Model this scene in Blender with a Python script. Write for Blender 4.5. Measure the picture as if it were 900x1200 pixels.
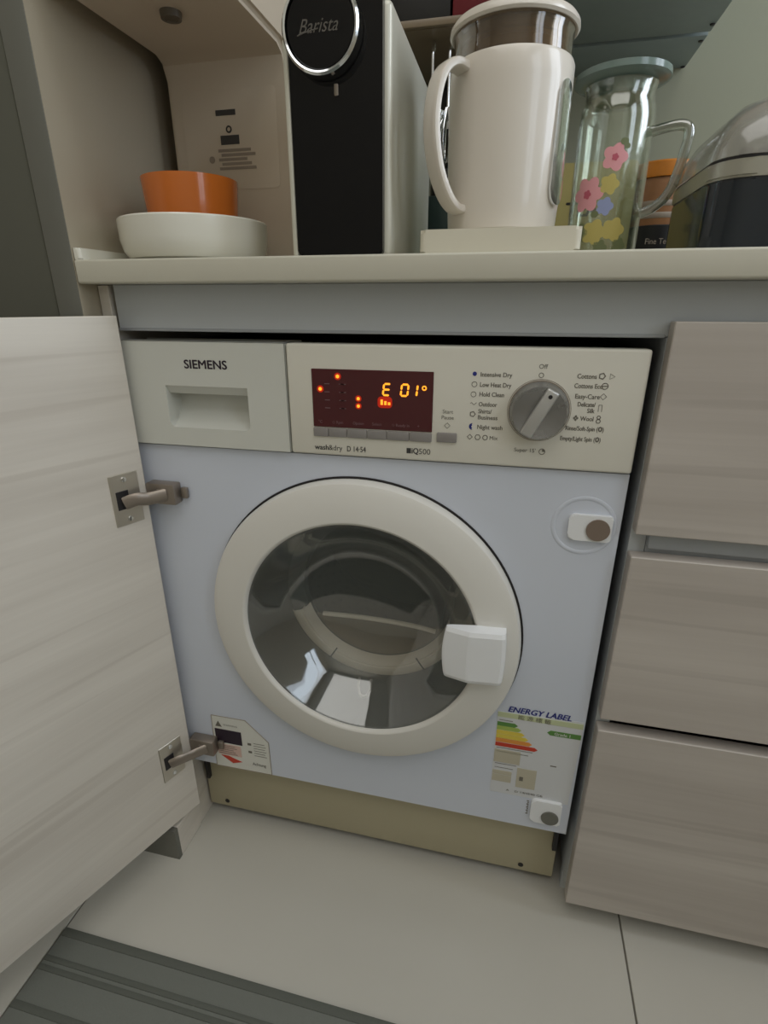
import bpy, bmesh, math, random
from mathutils import Vector, Matrix
random.seed(4)
S = bpy.context.scene
PI = math.pi
for o in list(bpy.data.objects): bpy.data.objects.remove(o)

# ------------------------------------------------------------------ camera
CAM = Vector((.46289, -.58307, .85896))
YAW, PITCH, ROLL = .2285, -.37423, .00131
F = Vector((-math.sin(YAW)*math.cos(PITCH), math.cos(YAW)*math.cos(PITCH), math.sin(PITCH)))
R0 = Vector((math.cos(YAW), math.sin(YAW), 0)); U0 = R0.cross(F)
R = math.cos(ROLL)*R0 + math.sin(ROLL)*U0
U = -math.sin(ROLL)*R0 + math.cos(ROLL)*U0
cd = bpy.data.cameras.new('camera'); cam = bpy.data.objects.new('camera', cd)
S.collection.objects.link(cam); S.camera = cam
cam.matrix_world = Matrix(((R.x, U.x, -F.x, CAM.x), (R.y, U.y, -F.y, CAM.y), (R.z, U.z, -F.z, CAM.z), (0, 0, 0, 1)))
cd.sensor_fit = 'HORIZONTAL'; cd.sensor_width = 36; cd.lens = 621.36/900*36
cd.clip_start = .01; cd.clip_end = 50
cd.dof.use_dof = False

# ------------------------------------------------------------------ world, lights, exposure
w = bpy.data.worlds.new('sky'); S.world = w; w.use_nodes = True
w.node_tree.nodes['Background'].inputs[0].default_value = (.72, .85, 1, 1)
w.node_tree.nodes['Background'].inputs[1].default_value = 1.2
S.view_settings.view_transform = 'Standard'; S.view_settings.look = 'None'
S.view_settings.gamma = 1; S.view_settings.use_curve_mapping = False
S.view_settings.exposure = 0.24
def area(name, loc, target, sx, sy, power, col):
    l = bpy.data.lights.new(name, 'AREA'); l.shape = 'RECTANGLE'; l.size = sx; l.size_y = sy
    l.energy = power; l.color = col
    o = bpy.data.objects.new(name, l); S.collection.objects.link(o); o.location = loc
    d = Vector(target)-Vector(loc); o.rotation_euler = d.to_track_quat('-Z', 'Y').to_euler()
    return o
area('window_light', (1.68, .02, 1.55), (.3, -.10, 1.15), .50, 1.10, 7.0, (.86, .92, 1))
area('second_window_light', (1.68, -1.05, 1.55), (.3, -.6, .9), .50, 1.05, 2.6, (.86, .92, 1))
area('ceiling_fill_light', (.45, -.85, 2.40), (.45, -.85, 0), 1.6, 1.4, 10.5, (1, .97, .93))  # unseen overhead light added as soft fill

# ------------------------------------------------------------------ materials
def s2l(c):
    return tuple(((v/255)/12.92 if v/255 <= .04045 else ((v/255+.055)/1.055)**2.4) for v in c)
MAT = {}
def mat(name, rgb, rough=.5, metal=0, spec=.5, trans=0, ior=1.45, emit=None, estr=1, coat=0, bump=0, bscale=60, var=0, vscale=8, alpha=1):
    if name in MAT: return MAT[name]
    m = bpy.data.materials.new(name); m.use_nodes = True
    nt = m.node_tree; b = nt.nodes['Principled BSDF']
    c = (*s2l(rgb), 1)
    b.inputs['Base Color'].default_value = c
    b.inputs['Roughness'].default_value = rough; b.inputs['Metallic'].default_value = metal
    b.inputs['Specular IOR Level'].default_value = spec
    b.inputs['Transmission Weight'].default_value = trans; b.inputs['IOR'].default_value = ior
    b.inputs['Coat Weight'].default_value = coat; b.inputs['Alpha'].default_value = alpha
    if emit:
        b.inputs['Emission Color'].default_value = (*s2l(emit), 1); b.inputs['Emission Strength'].default_value = estr
    tc = nt.nodes.new('ShaderNodeTexCoord'); n = nt.nodes.new('ShaderNodeTexNoise')
    nt.links.new(tc.outputs['Object'], n.inputs['Vector'])
    if var:
        n.inputs['Scale'].default_value = vscale; n.inputs['Detail'].default_value = 4
        mx = nt.nodes.new('ShaderNodeMix'); mx.data_type = 'RGBA'
        mx.inputs[6].default_value = tuple(v*(1-var) for v in c[:3])+(1,)
        mx.inputs[7].default_value = tuple(min(1, v*(1+var)) for v in c[:3])+(1,)
        nt.links.new(n.outputs['Fac'], mx.inputs[0]); nt.links.new(mx.outputs[2], b.inputs['Base Color'])
    n2 = nt.nodes.new('ShaderNodeTexNoise'); n2.inputs['Scale'].default_value = bscale
    nt.links.new(tc.outputs['Object'], n2.inputs['Vector'])
    if bump:
        bp = nt.nodes.new('ShaderNodeBump'); bp.inputs['Strength'].default_value = bump; bp.inputs['Distance'].default_value = .001
        nt.links.new(n2.outputs['Fac'], bp.inputs['Height']); nt.links.new(bp.outputs['Normal'], b.inputs['Normal'])
    else:
        mr = nt.nodes.new('ShaderNodeMapRange'); mr.inputs[3].default_value = max(0, rough*.9); mr.inputs[4].default_value = min(1, rough*1.1)
        nt.links.new(n2.outputs['Fac'], mr.inputs[0]); nt.links.new(mr.outputs[0], b.inputs['Roughness'])
    MAT[name] = m; return m

def thin(name, rgb, rough=.03, ior=1.5, body=0):
    """thin clear sheet: lets light straight through, reflects by Fresnel; body = share of tinted milky surface"""
    m = bpy.data.materials.new(name); m.use_nodes = True; nt = m.node_tree; nt.nodes.remove(nt.nodes['Principled BSDF'])
    out = nt.nodes['Material Output']; c = (*s2l(rgb), 1)
    tr = nt.nodes.new('ShaderNodeBsdfTransparent'); tr.inputs[0].default_value = c
    gl = nt.nodes.new('ShaderNodeBsdfGlossy'); gl.inputs[1].default_value = rough; gl.inputs[0].default_value = (1, 1, 1, 1)
    df = nt.nodes.new('ShaderNodeBsdfDiffuse'); df.inputs[0].default_value = c
    lw = nt.nodes.new('ShaderNodeLayerWeight'); lw.inputs[0].default_value = .5
    pw = nt.nodes.new('ShaderNodeMath'); pw.operation = 'POWER'; pw.inputs[1].default_value = 3; nt.links.new(lw.outputs['Facing'], pw.inputs[0])
    fr = nt.nodes.new('ShaderNodeMath'); fr.operation = 'MULTIPLY_ADD'; fr.inputs[1].default_value = .85; fr.inputs[2].default_value = ((ior-1)/(ior+1))**2*2.2
    nt.links.new(pw.outputs[0], fr.inputs[0])
    m0 = nt.nodes.new('ShaderNodeMixShader'); m0.inputs[0].default_value = body
    nt.links.new(tr.outputs[0], m0.inputs[1]); nt.links.new(df.outputs[0], m0.inputs[2])
    m1 = nt.nodes.new('ShaderNodeMixShader'); nt.links.new(fr.outputs[0], m1.inputs[0])
    nt.links.new(m0.outputs[0], m1.inputs[1]); nt.links.new(gl.outputs[0], m1.inputs[2]); nt.links.new(m1.outputs[0], out.inputs[0])
    return m

def wood(name, a, b_, c, axis='X'):
    """pale ash laminate: long grain along one axis, wide soft bands and a few thin dark lines"""
    m = bpy.data.materials.new(name); m.use_nodes = True; nt = m.node_tree; b = nt.nodes['Principled BSDF']
    tc = nt.nodes.new('ShaderNodeTexCoord')
    def noise(sc, detail, rough=.5):
        mp = nt.nodes.new('ShaderNodeMapping'); mp.inputs['Scale'].default_value = sc
        n = nt.nodes.new('ShaderNodeTexNoise'); n.inputs['Scale'].default_value = 1; n.inputs['Detail'].default_value = detail
        n.inputs['Roughness'].default_value = rough
        nt.links.new(tc.outputs['Object'], mp.inputs[0]); nt.links.new(mp.outputs[0], n.inputs[0]); return n
    broad = noise((1.2, 3, 11), 3); fine = noise((4, 30, 150), 5, .6); line = noise((1.4, 8, 42), 2)
    r1 = nt.nodes.new('ShaderNodeValToRGB'); e = r1.color_ramp.elements
    e[0].position = .33; e[0].color = (*s2l(a), 1); e[1].position = .68; e[1].color = (*s2l(b_), 1)
    nt.links.new(broad.outputs['Fac'], r1.inputs[0])
    mx = nt.nodes.new('ShaderNodeMix'); mx.data_type = 'RGBA'; mx.blend_type = 'MULTIPLY'; mx.inputs[0].default_value = .55
    r2 = nt.nodes.new('ShaderNodeValToRGB'); r2.color_ramp.elements[0].position = .3; r2.color_ramp.elements[0].color = (.88, .87, .86, 1)
    r2.color_ramp.elements[1].position = .7; r2.color_ramp.elements[1].color = (1, 1, 1, 1)
    nt.links.new(fine.outputs['Fac'], r2.inputs[0])
    nt.links.new(r1.outputs[0], mx.inputs[6]); nt.links.new(r2.outputs[0], mx.inputs[7])
    mx2 = nt.nodes.new('ShaderNodeMix'); mx2.data_type = 'RGBA'
    r3 = nt.nodes.new('ShaderNodeValToRGB'); q = r3.color_ramp.elements
    q[0].position = .35; q[0].color = (.22, .22, .22, 1); q[1].position = .40; q[1].color = (0, 0, 0, 1)
    nt.links.new(line.outputs['Fac'], r3.inputs[0])
    nt.links.new(r3.outputs[0], mx2.inputs[0]); nt.links.new(mx.outputs[2], mx2.inputs[6]); mx2.inputs[7].default_value = (*s2l(c), 1)
    nt.links.new(mx2.outputs[2], b.inputs['Base Color'])
    b.inputs['Roughness'].default_value = .42
    bp = nt.nodes.new('ShaderNodeBump'); bp.inputs['Strength'].default_value = .12; bp.inputs['Distance'].default_value = .001
    nt.links.new(fine.outputs['Fac'], bp.inputs['Height']); nt.links.new(bp.outputs['Normal'], b.inputs['Normal'])
    return m
WOOD = wood('ash laminate', (208, 201, 190), (230, 224, 213), (172, 161, 148))
WOOD2 = wood('ash laminate drawers', (178, 170, 162), (200, 193, 185), (146, 137, 130))
M = dict(
    white=mat('washer white enamel', (212, 218, 230), .22, coat=.3),
    cream=mat('cream panel plastic', (222, 219, 207), .38),
    greywhite=mat('drawer front plastic', (210, 211, 203), .38),
    ring=mat('cream ring plastic', (222, 220, 213), .33),
    plinth=mat('yellowed plinth plastic', (182, 174, 146), .5, var=.03),
    grey=mat('grey key plastic', (150, 146, 144), .35, metal=.3),
    dark=mat('dark gap plastic', (34, 32, 34), .5),
    screen=mat('smoked display window', (78, 30, 34), .12, spec=.6),
    led=mat('orange led', (255, 110, 20), .5, emit=(255, 112, 20), estr=.95),
    led2=mat('bright led', (255, 190, 60), .5, emit=(255, 150, 36), estr=1.05),
    glow=mat('led halo', (190, 40, 14), .5, emit=(210, 34, 6), estr=.22),
    dimprint=mat('dim screen print', (128, 100, 104), .5),
    ink=mat('grey black print', (62, 60, 58), .6),
    ink2=mat('soft grey print', (112, 108, 98), .6),
    violet=mat('blue violet print', (44, 52, 130), .6),
    logo=mat('dark purple print', (42, 30, 44), .5),
    dial=mat('satin dial metal', (150, 150, 150), .28, metal=.85),
    dial2=mat('dial grip metal', (196, 196, 194), .35, metal=.7),
    chrome=mat('chrome', (225, 228, 230), .12, metal=1),
    steel=mat('hinge steel', (202, 196, 184), .35, metal=.85),
    brownsteel=mat('tarnished hinge steel', (150, 140, 130), .4, metal=.7),
    gasket=mat('grey rubber gasket', (60, 63, 62), .38),
    litpale=mat('lit edge pale', (242, 228, 216), .22, coat=.5),  # lightness of the lit lip arc and lit edges put into the colour
    shelf=mat('brownish steel', (128, 114, 98), .35, metal=.4),
    drum=mat('drum steel', (92, 88, 82), .3, metal=.9),
    handle=mat('white handle plastic', (236, 238, 240), .3),
    counter=mat('quartz worktop', (202, 199, 184), .35, var=.02, vscale=40),
    apron=mat('blue grey board', (186, 190, 192), .45),
    golametal=mat('grey rail metal', (164, 168, 172), .4, metal=.3),
    tall=mat('dark grey laminate', (92, 92, 82), .45, var=.04),
    talledge=mat('dark grey edge', (110, 110, 102), .45),
    niche=mat('warm grey niche board', (172, 163, 144), .3, var=.05, vscale=4),
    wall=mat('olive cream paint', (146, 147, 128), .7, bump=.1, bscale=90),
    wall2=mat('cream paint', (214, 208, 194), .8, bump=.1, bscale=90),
    ceil=mat('white ceiling paint', (226, 224, 216), .9, bump=.05),
    tile=mat('pale grey floor tile', (192, 189, 179), .25, var=.05, vscale=3),
    grout=mat('grey grout', (112, 108, 100), .8),
    mat=mat('grey mat fabric', (118, 121, 114), .85, bump=.5, bscale=400),
    matrib=mat('dark mat band', (94, 97, 90), .85, bump=.5, bscale=400),
    mag=mat('brown magnet disc', (128, 113, 101), .5),
    mag2=mat('grey magnet disc', (112, 112, 104), .5),
    disp=mat('dispenser shell', (200, 187, 168), .4),
    dispfront=mat('dispenser front plastic', (176, 160, 144), .4),
    porcelain=mat('white porcelain', (226, 224, 212), .2, coat=.4),
    orange=mat('orange cup glaze', (204, 110, 36), .2, coat=.5),
    black=mat('black piano plastic', (8, 8, 11), .07, spec=.35),
    silver=mat('silver plastic', (206, 204, 190), .3, metal=.15),
    kwhite=mat('warm white kettle plastic', (218, 211, 200), .3, coat=.4),
    kcream=mat('cream kettle base', (214, 209, 192), .4),
    lidtan=mat('taupe kettle lid', (128, 114, 94), .35),
    glass=thin('clear glass', (246, 249, 244), .05, 1.5, .01),
    rod=thin('thick clear glass', (196, 202, 192), .06, 1.9, .05),
    collar=thin('warm clear glass', (220, 208, 190), .05, 1.45, .02),
    bowlglass=thin('door bowl glass', (247, 249, 247), .04, 1.5, .02),
    lidglass=mat('grey green jug lid', (112, 128, 122), .15, spec=.6),
    pink=mat('pink flower decal', (226, 160, 166), .5),
    pink2=mat('deep pink flower heart', (190, 92, 110), .5),
    yellow=mat('yellow flower decal', (192, 178, 104), .5),
    leaf=mat('green leaf decal', (112, 120, 84), .5),
    blue=mat('pale blue decal', (150, 160, 200), .5),
    device=mat('blue black appliance plastic', (22, 30, 38), .15, coat=.3),
    deviceband=mat('silver band', (168, 166, 154), .3, metal=.5),
    dome=thin('smoky clear lid', (214, 212, 206), .15, 1.45, .30),
    amber=mat('amber preserve', (196, 122, 44), .3, var=.3, vscale=60),
    amber2=mat('brown layered filling', (142, 100, 66), .35, var=.3, vscale=80),
    tan=mat('olive tan pouch', (160, 148, 92), .5, var=.1, vscale=20),
    blackpaper=mat('black label paper', (26, 26, 26), .4),
    paper=mat('sticker paper', (222, 222, 214), .45),
    filmpaper=mat('sticker paper on enamel', (214, 216, 218), .35),
    beige=mat('beige print', (192, 186, 166), .5),
    green=mat('green print', (94, 140, 70), .5),
    lgreen=mat('light green print', (168, 190, 96), .5),
    palegreen=mat('pale green print', (196, 204, 164), .5),
    yel=mat('yellow print', (226, 204, 84), .5),
    orng=mat('orange print', (226, 150, 70), .5),
    red=mat('red print', (196, 66, 46), .5),
    pinkp=mat('pale red print', (214, 184, 172), .5),
    maroon=mat('dark red carton', (110, 16, 30), .4),
    cabgrey=mat('slate cabinet laminate', (124, 136, 136), .4),
    darkbox=mat('dark green tin', (38, 52, 48), .35),
    darkglass=mat('dark bottle glass', (30, 32, 30), .08, spec=.7),
    ghost=mat('faint grey print', (146, 134, 120), .5),
    badgeink=mat('dim badge print', (92, 88, 82), .4),
    cast=mat('dark pan coating', (40, 42, 40), .4),
    nozzle=mat('dark nozzle', (92, 84, 72), .4),
    frame=mat('window frame white', (224, 224, 220), .4),
)

# ------------------------------------------------------------------ object helpers
W = {}
def thing(name, label, cat, loc=(0, 0, 0), rz=0, group=None):
    o = bpy.data.objects.new(name, None); S.collection.objects.link(o); o.empty_display_size = .05
    o.location = loc; o.rotation_euler = (0, 0, rz); o['label'] = label; o['category'] = cat
    if group: o['group'] = group
    W[o] = Matrix.Translation(loc) @ Matrix.Rotation(rz, 4, 'Z'); return o
def obj(name, bm, m, parent=None, label=None, local=False, origin=None, kind=None, angle=35):
    me = bpy.data.meshes.new(name); bmesh.ops.recalc_face_normals(bm, faces=bm.faces)
    if parent is not None and not local: bm.transform(W[parent].inverted())
    if parent is None and origin is not None: bm.transform(Matrix.Translation(-Vector(origin)))
    bm.to_mesh(me); bm.free()
    for p in me.polygons: p.use_smooth = True
    me.set_sharp_from_angle(angle=math.radians(angle))
    me.materials.append(M[m] if isinstance(m, str) else m)
    o = bpy.data.objects.new(name, me); S.collection.objects.link(o)
    if parent is not None: o.parent = parent; W[o] = W[parent]
    elif origin is not None: o.location = origin; W[o] = Matrix.Translation(origin)
    else: W[o] = Matrix()
    if label: o['label'] = label
    if kind: o['kind'] = kind
    return o
def struct(name, bm, m, parent=None): return obj(name, bm, m, parent, kind='structure' if parent is None else None)
def join(dst, src):
    me = bpy.data.meshes.new('tmp'); src.to_mesh(me); src.free(); dst.from_mesh(me); bpy.data.meshes.remove(me)
def bx(bm, lo, hi, bev=0, seg=2, mtx=None):
    t = bmesh.new(); bmesh.ops.create_cube(t, size=1)
    for v in t.verts: v.co = Vector([(lo[i]+hi[i])/2+v.co[i]*(hi[i]-lo[i]) for i in range(3)])
    if bev: bmesh.ops.bevel(t, geom=t.edges[:], offset=bev, segments=seg, affect='EDGES', profile=.5)
    if mtx: t.transform(mtx)
    join(bm, t); return bm
def box(lo, hi, bev=0, seg=2): return bx(bmesh.new(), lo, hi, bev, seg)
def lathe(bm, prof, c, n=48, axis='Z', closed=False, a0=0, a1=2*PI):
    """prof: list of (radius, height along axis)"""
    full = abs(a1-a0-2*PI) < 1e-6; rings = []
    cnt = n if full else n+1
    for r, h in prof:
        ring = []
        if r < 1e-6:
            v = bm.verts.new(_ax(0, 0, h, c, axis)); ring = [v]*cnt
        else:
            for i in range(cnt):
                a = a0+(a1-a0)*i/n; ring.append(bm.verts.new(_ax(r*math.cos(a), r*math.sin(a), h, c, axis)))
        rings.append(ring)
    pairs = list(zip(rings, rings[1:]))
    if closed: pairs.append((rings[-1], rings[0]))
    for A, B in pairs:
        for i in range(n):
            j = (i+1) % cnt
            vs = []
            for v in (A[i], A[j], B[j], B[i]):
                if v not in vs: vs.append(v)
            if len(vs) > 2:
                try: bm.faces.new(vs)
                except ValueError: pass
    return bm
def _ax(x, y, h, c, axis):
    if axis == 'Z': return (c[0]+x, c[1]+y, c[2]+h)
    if axis == 'Y': return (c[0]+x, c[1]+h, c[2]+y)
    return (c[0]+h, c[1]+x, c[2]+y)
def prism(bm, pts, y0, y1, bev=0):
    """outline in x,z extruded between y0 and y1"""
    t = bmesh.new(); a = [t.verts.new((x, y0, z)) for x, z in pts]; b = [t.verts.new((x, y1, z)) for x, z in pts]
    t.faces.new(a); t.faces.new(b[::-1]); n = len(pts)
    for i in range(n): t.faces.new((a[i], b[i], b[(i+1) % n], a[(i+1) % n]))
    if bev:
        es = [e for e in t.edges if abs(e.verts[0].co.y-y0) < 1e-7 and abs(e.verts[1].co.y-y0) < 1e-7]
        bmesh.ops.bevel(t, geom=es, offset=bev, segments=2, affect='EDGES')
    join(bm, t); return bm
def prismx(bm, pts, x0, x1):
    t = bmesh.new(); a = [t.verts.new((x0, y, z)) for y, z in pts]; b = [t.verts.new((x1, y, z)) for y, z in pts]
    t.faces.new(a); t.faces.new(b[::-1]); n = len(pts)
    for i in range(n): t.faces.new((a[i], b[i], b[(i+1) % n], a[(i+1) % n]))
    join(bm, t); return bm
def prismz(bm, pts, z0, z1, bev=0):
    t = bmesh.new(); a = [t.verts.new((x, y, z0)) for x, y in pts]; b = [t.verts.new((x, y, z1)) for x, y in pts]
    t.faces.new(a); t.faces.new(b[::-1]); n = len(pts)
    for i in range(n): t.faces.new((a[i], b[i], b[(i+1) % n], a[(i+1) % n]))
    if bev:
        es = [e for e in t.edges if abs(e.verts[0].co.z-e.verts[1].co.z) < 1e-7]
        bmesh.ops.bevel(t, geom=es, offset=bev, segments=2, affect='EDGES')
    join(bm, t); return bm
def rrect(x0, y0, x1, y1, r, n=6):
    rs = r if isinstance(r, (list, tuple)) else [r]*4
    out = []
    for (cx, cy, a), q in zip(((x1, y1, 0), (x0, y1, 90), (x0, y0, 180), (x1, y0, 270)), rs):
        ox = cx-q if cx == x1 else cx+q; oy = cy-q if cy == y1 else cy+q
        for i in range(n+1):
            t = math.radians(a+90*i/n); out.append((ox+q*math.cos(t), oy+q*math.sin(t)))
    return out
def tube(bm, pts, r, n=10, flat=None, cap=True, closed=False):
    """round (or flat=(rx, ry)) sweep along points"""
    P = [Vector(p) for p in pts]; rings = []; up = None; m = len(P)
    for i, p in enumerate(P):
        if closed: d = (P[(i+1) % m]-P[i-1]).normalized()
        else: d = (P[min(i+1, m-1)]-P[max(i-1, 0)]).normalized()
        if up is None:
            up = Vector((0, 0, 1)) if abs(d.z) < .9 else Vector((0, 1, 0))
        s = d.cross(up).normalized(); up = s.cross(d).normalized()
        rx, ry = flat if flat else (r, r)
        rings.append([bm.verts.new(p+s*rx*math.cos(2*PI*k/n)+up*ry*math.sin(2*PI*k/n)) for k in range(n)])
    prs = list(zip(rings, rings[1:]))
    if closed: prs.append((rings[-1], rings[0]))
    for A, B in prs:
        for k in range(n): bm.faces.new((A[k], A[(k+1) % n], B[(k+1) % n], B[k]))
    if cap and not closed: bm.faces.new(rings[0]); bm.faces.new(rings[-1][::-1])
    return bm
def bez(ctrl, n=24):
    """Catmull-Rom through control points"""
    P = [Vector(c) for c in ctrl]; P = [2*P[0]-P[1]]+P+[2*P[-1]-P[-2]]; out = []
    for i in range(1, len(P)-2):
        for k in range(n):
            t = k/n; a, b, c, d = P[i-1:i+3]
            out.append(.5*((2*b)+(c-a)*t+(2*a-5*b+4*c-d)*t*t+(3*b-a-3*c+d)*t**3))
    out.append(P[-2]); return out
def text(bm, s, x, z, h, y, bold=0, shear=0, align='LEFT', width=None, depth=.0003, mtx=None):
    """flat print facing -Y: baseline-centre at z, cap height h"""
    cu = bpy.data.curves.new('t', 'FONT'); cu.body = s; cu.size = h/.70; cu.shear = shear; cu.extrude = 0
    cu.align_x = align; cu.resolution_u = 3
    o = bpy.data.objects.new('t', cu); S.collection.objects.link(o)
    dg = bpy.context.evaluated_depsgraph_get(); me = bpy.data.meshes.new_from_object(o.evaluated_get(dg))
    t = bmesh.new(); t.from_mesh(me); bpy.data.objects.remove(o); bpy.data.meshes.remove(me); bpy.data.curves.remove(cu)
    if len(t.verts) == 0: t.free(); return bm
    if width:
        xs = [v.co.x for v in t.verts]; k = width/(max(xs)-min(xs)); x_off = min(xs) if align == 'LEFT' else 0
        for v in t.verts: v.co.x = (v.co.x-x_off)*k
    for v in t.verts: v.co = Vector((x+v.co.x, y-depth, z+v.co.y-h/2))
    if mtx: t.transform(mtx)
    if bold:
        for dx, dz in ((-1, 0), (1, 0), (0, 1), (0, -1)):
            c = t.copy(); c.transform(Matrix.Translation((dx*bold*h, -.00002*(dx+2*dz), dz*bold*h*.7))); join(bm, c)
    join(bm, t); return bm
def quad(bm, pts, y, th=.0004):
    return prism(bm, pts, y-th, y)
def rq(bm, x0, z0, x1, z1, y, th=.0004): return quad(bm, [(x0, z0), (x1, z0), (x1, z1), (x0, z1)], y, th)
def disc(bm, x, z, r, y, th=.0004, n=20): return prism(bm, [(x+r*math.cos(2*PI*k/n), z+r*math.sin(2*PI*k/n)) for k in range(n)], y-th, y)
def ringflat(bm, x, z, r0, r1, y, n=28, th=.0003): return lathe(bm, [(r0, y), (r1, y), (r1, y-th), (r0, y-th)], (x, 0, z), n, 'Y', True)

# ================================================================== setting
fl = struct('floor', box((-1.2, -1.75, -.03), (1.65, .58, -.0025)), 'grout')
T = .8
for ix in range(-2, 2):
    for iy in range(-2, 2):
        x0, y0 = .6905+ix*T, -.33+iy*T
        x1, y1 = x0+T, y0+T
        x0, x1, y0, y1 = max(x0, -1.2), min(x1, 1.65), max(y0, -1.75), min(y1, .58)
        if x1-x0 > .02 and y1-y0 > .02: obj('tile', box((x0+.0012, y0+.0012, -.006), (x1-.0012, y1-.0012, 0), .0008, 1), 'tile', fl)
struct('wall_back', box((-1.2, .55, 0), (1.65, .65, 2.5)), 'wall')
struct('wall_front', box((-1.2, -1.85, 0), (1.65, -1.75, 2.5)), 'wall2')
struct('wall_left', box((-1.3, -1.75, 0), (-1.2, .55, 2.5)), 'wall2')
b = bmesh.new()   # right wall with a window opening
bx(b, (1.65, -1.75, 0), (1.75, .55, 1.0)); bx(b, (1.65, -1.75, 2.2), (1.75, .55, 2.5))
bx(b, (1.65, -1.75, 1.0), (1.75, -1.36, 2.2)); bx(b, (1.65, -.74, 1.0), (1.75, -.29, 2.2)); bx(b, (1.65, .33, 1.0), (1.75, .55, 2.2))
struct('wall_right', b, 'wall2')
b = bmesh.new()
for a, c in (((1.65, -.29, 1.0), (1.70, -.25, 2.2)), ((1.65, .29, 1.0), (1.70, .33, 2.2)), ((1.65, -.25, 1.0), (1.70, .29, 1.04)), ((1.65, -.25, 2.16), (1.70, .29, 2.2)), ((1.655, .005, 1.04), (1.675, .035, 2.16))):
    bx(b, a, c, .003)
struct('window_1', b, 'frame')
b = bmesh.new()
for a, c in (((1.65, -1.36, 1.0), (1.70, -1.32, 2.2)), ((1.65, -.78, 1.0), (1.70, -.74, 2.2)), ((1.65, -1.32, 1.0), (1.70, -.78, 1.04)), ((1.65, -1.32, 2.16), (1.70, -.78, 2.2)), ((1.655, -1.065, 1.04), (1.675, -1.035, 2.16))):
    bx(b, a, c, .003)
struct('window_2', b, 'frame')
struct('ceiling', box((-1.3, -1.85, 2.5), (1.75, .65, 2.6)), 'ceil')
# board above the washer, under the worktop
t = struct('trim_1', box((0, .002, .8295), (1.645, .018, .8793), .0008, 1), 'apron')
obj('lip', box((0, -.0005, .8285), (.6045, .0185, .8318), .0006, 1), 'golametal', t)

# ================================================================== worktop
b = box((-.0195, -.030, .8795), (1.645, .548, .904), .0025, 3)
o = obj('worktop', b, 'counter', origin=(.96, .26, .8795)); o['label'] = 'pale cream stone worktop running above the washing machine and drawers'; o['category'] = 'worktop'

# ================================================================== tall dark unit left
t = thing('tall_cabinet', 'tall dark grey cabinet standing at the left end of the worktop', 'cabinet', (-.33, .25, 0))
obj('side_panel', box((-.052, -.030, .10), (-.0206, .548, 2.2), .0005), 'talledge', t)
obj('side_facing', box((-.0205, -.0292, .8), (-.0199, .548, 2.2)), 'niche', t, label='warm grey inner face beside the dispenser')
obj('carcass', box((-.64, -.006, .10), (-.0525, .548, 2.2)), 'tall', t)
obj('door', box((-.64, -.0275, .103), (-.0545, -.0065, 2.198), .001), 'tall', t)
obj('toe_kick', box((-.64, -.0675, 0), (-.0042, -.0590, .0635)), 'talledge', t)
obj('plinth_side', box((-.64, -.0395, 0), (-.0235, .5, .0995)), 'tall', t)
b = box((-.0192, .0, 0), (-.0055, .545, .8788), .0008, 1); bx(b, (-.0232, -.0588, 0), (-.004, -.0005, .0635), .0008, 1)
t = obj('filler_panel', b, WOOD, origin=(-.012, .25, 0)); t['label'] = 'narrow pale wood board between the washing machine and tall dark cabinet, its foot sticking out'; t['category'] = 'panel'

# ================================================================== washing machine
wm = thing('washing_machine', 'white front loading washing machine with cream control panel, built in under the worktop', 'washing machine', (.2975, .27, 0))
CX, CZ = .2953, .4552
def front_plate(bm, x0, x1, z0, z1, cx, cz, r, y0, y1, n=96):
    angs = sorted([2*PI*k/n for k in range(n)]+[math.atan2(z-cz, x-cx) % (2*PI) for x in (x0, x1) for z in (z0, z1)])
    rows = []
    for a in angs:
        c, s = math.cos(a), math.sin(a)
        tx = ((x1-cx) if c > 0 else (x0-cx))/c if abs(c) > 1e-9 else 1e9
        tz = ((z1-cz) if s > 0 else (z0-cz))/s if abs(s) > 1e-9 else 1e9
        tt = min(tx, tz); ox, oz = cx+tt*c, cz+tt*s
        rows.append([bm.verts.new(v) for v in ((cx+r*c, y1, cz+r*s), (cx+r*c, y0, cz+r*s), (ox, y0, oz), (ox, y1, oz))])
    m = len(rows)
    for i in range(m):
        A, B = rows[i], rows[(i+1) % m]
        for k in range(3): bm.faces.new((A[k], A[k+1], B[k+1], B[k]))
    return bm
body = obj('front_panel', front_plate(bmesh.new(), 0, .595, .1523, .6905, CX, CZ, .1780, 0, .022), 'white', wm)
b = bmesh.new()
bx(b, (.004, .023, .802), (.591, .545, .812)); bx(b, (.004, .023, .085), (.010, .545, .802)); bx(b, (.585, .023, .085), (.591, .545, .802))
bx(b, (.010, .539, .085), (.585, .545, .802)); bx(b, (.010, .045, .080), (.585, .539, .086)); bx(b, (.2150, .024, .70), (.585, .030, .802))
obj('casing', b, 'dark', wm)
b = box((-.0, .030, .0180), (.5925, .036, .150), .0015)
pl = obj('plinth', b, 'plinth', wm, label='yellowed plastic plinth')
for x in (.0336, .5436): obj('screw_hole', disc(bmesh.new(), x, .0310, .0042, .0299, .0006), 'dark', pl)
for x in (.030, .565):
    b = bmesh.new(); lathe(b, [(0, 0), (.017, 0), (.018, .006), (.010, .010), (.006, .014), (.006, .085), (0, .085)], (x, .062, 0), 20)
    obj('foot', b, 'dark', wm)
# control panel
PY = -.006
b = box((.2152, PY, .6925), (.595, .020, .818), .0028, 3)
cp = obj('control_panel', b, 'cream', wm, label='cream control panel')
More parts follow.
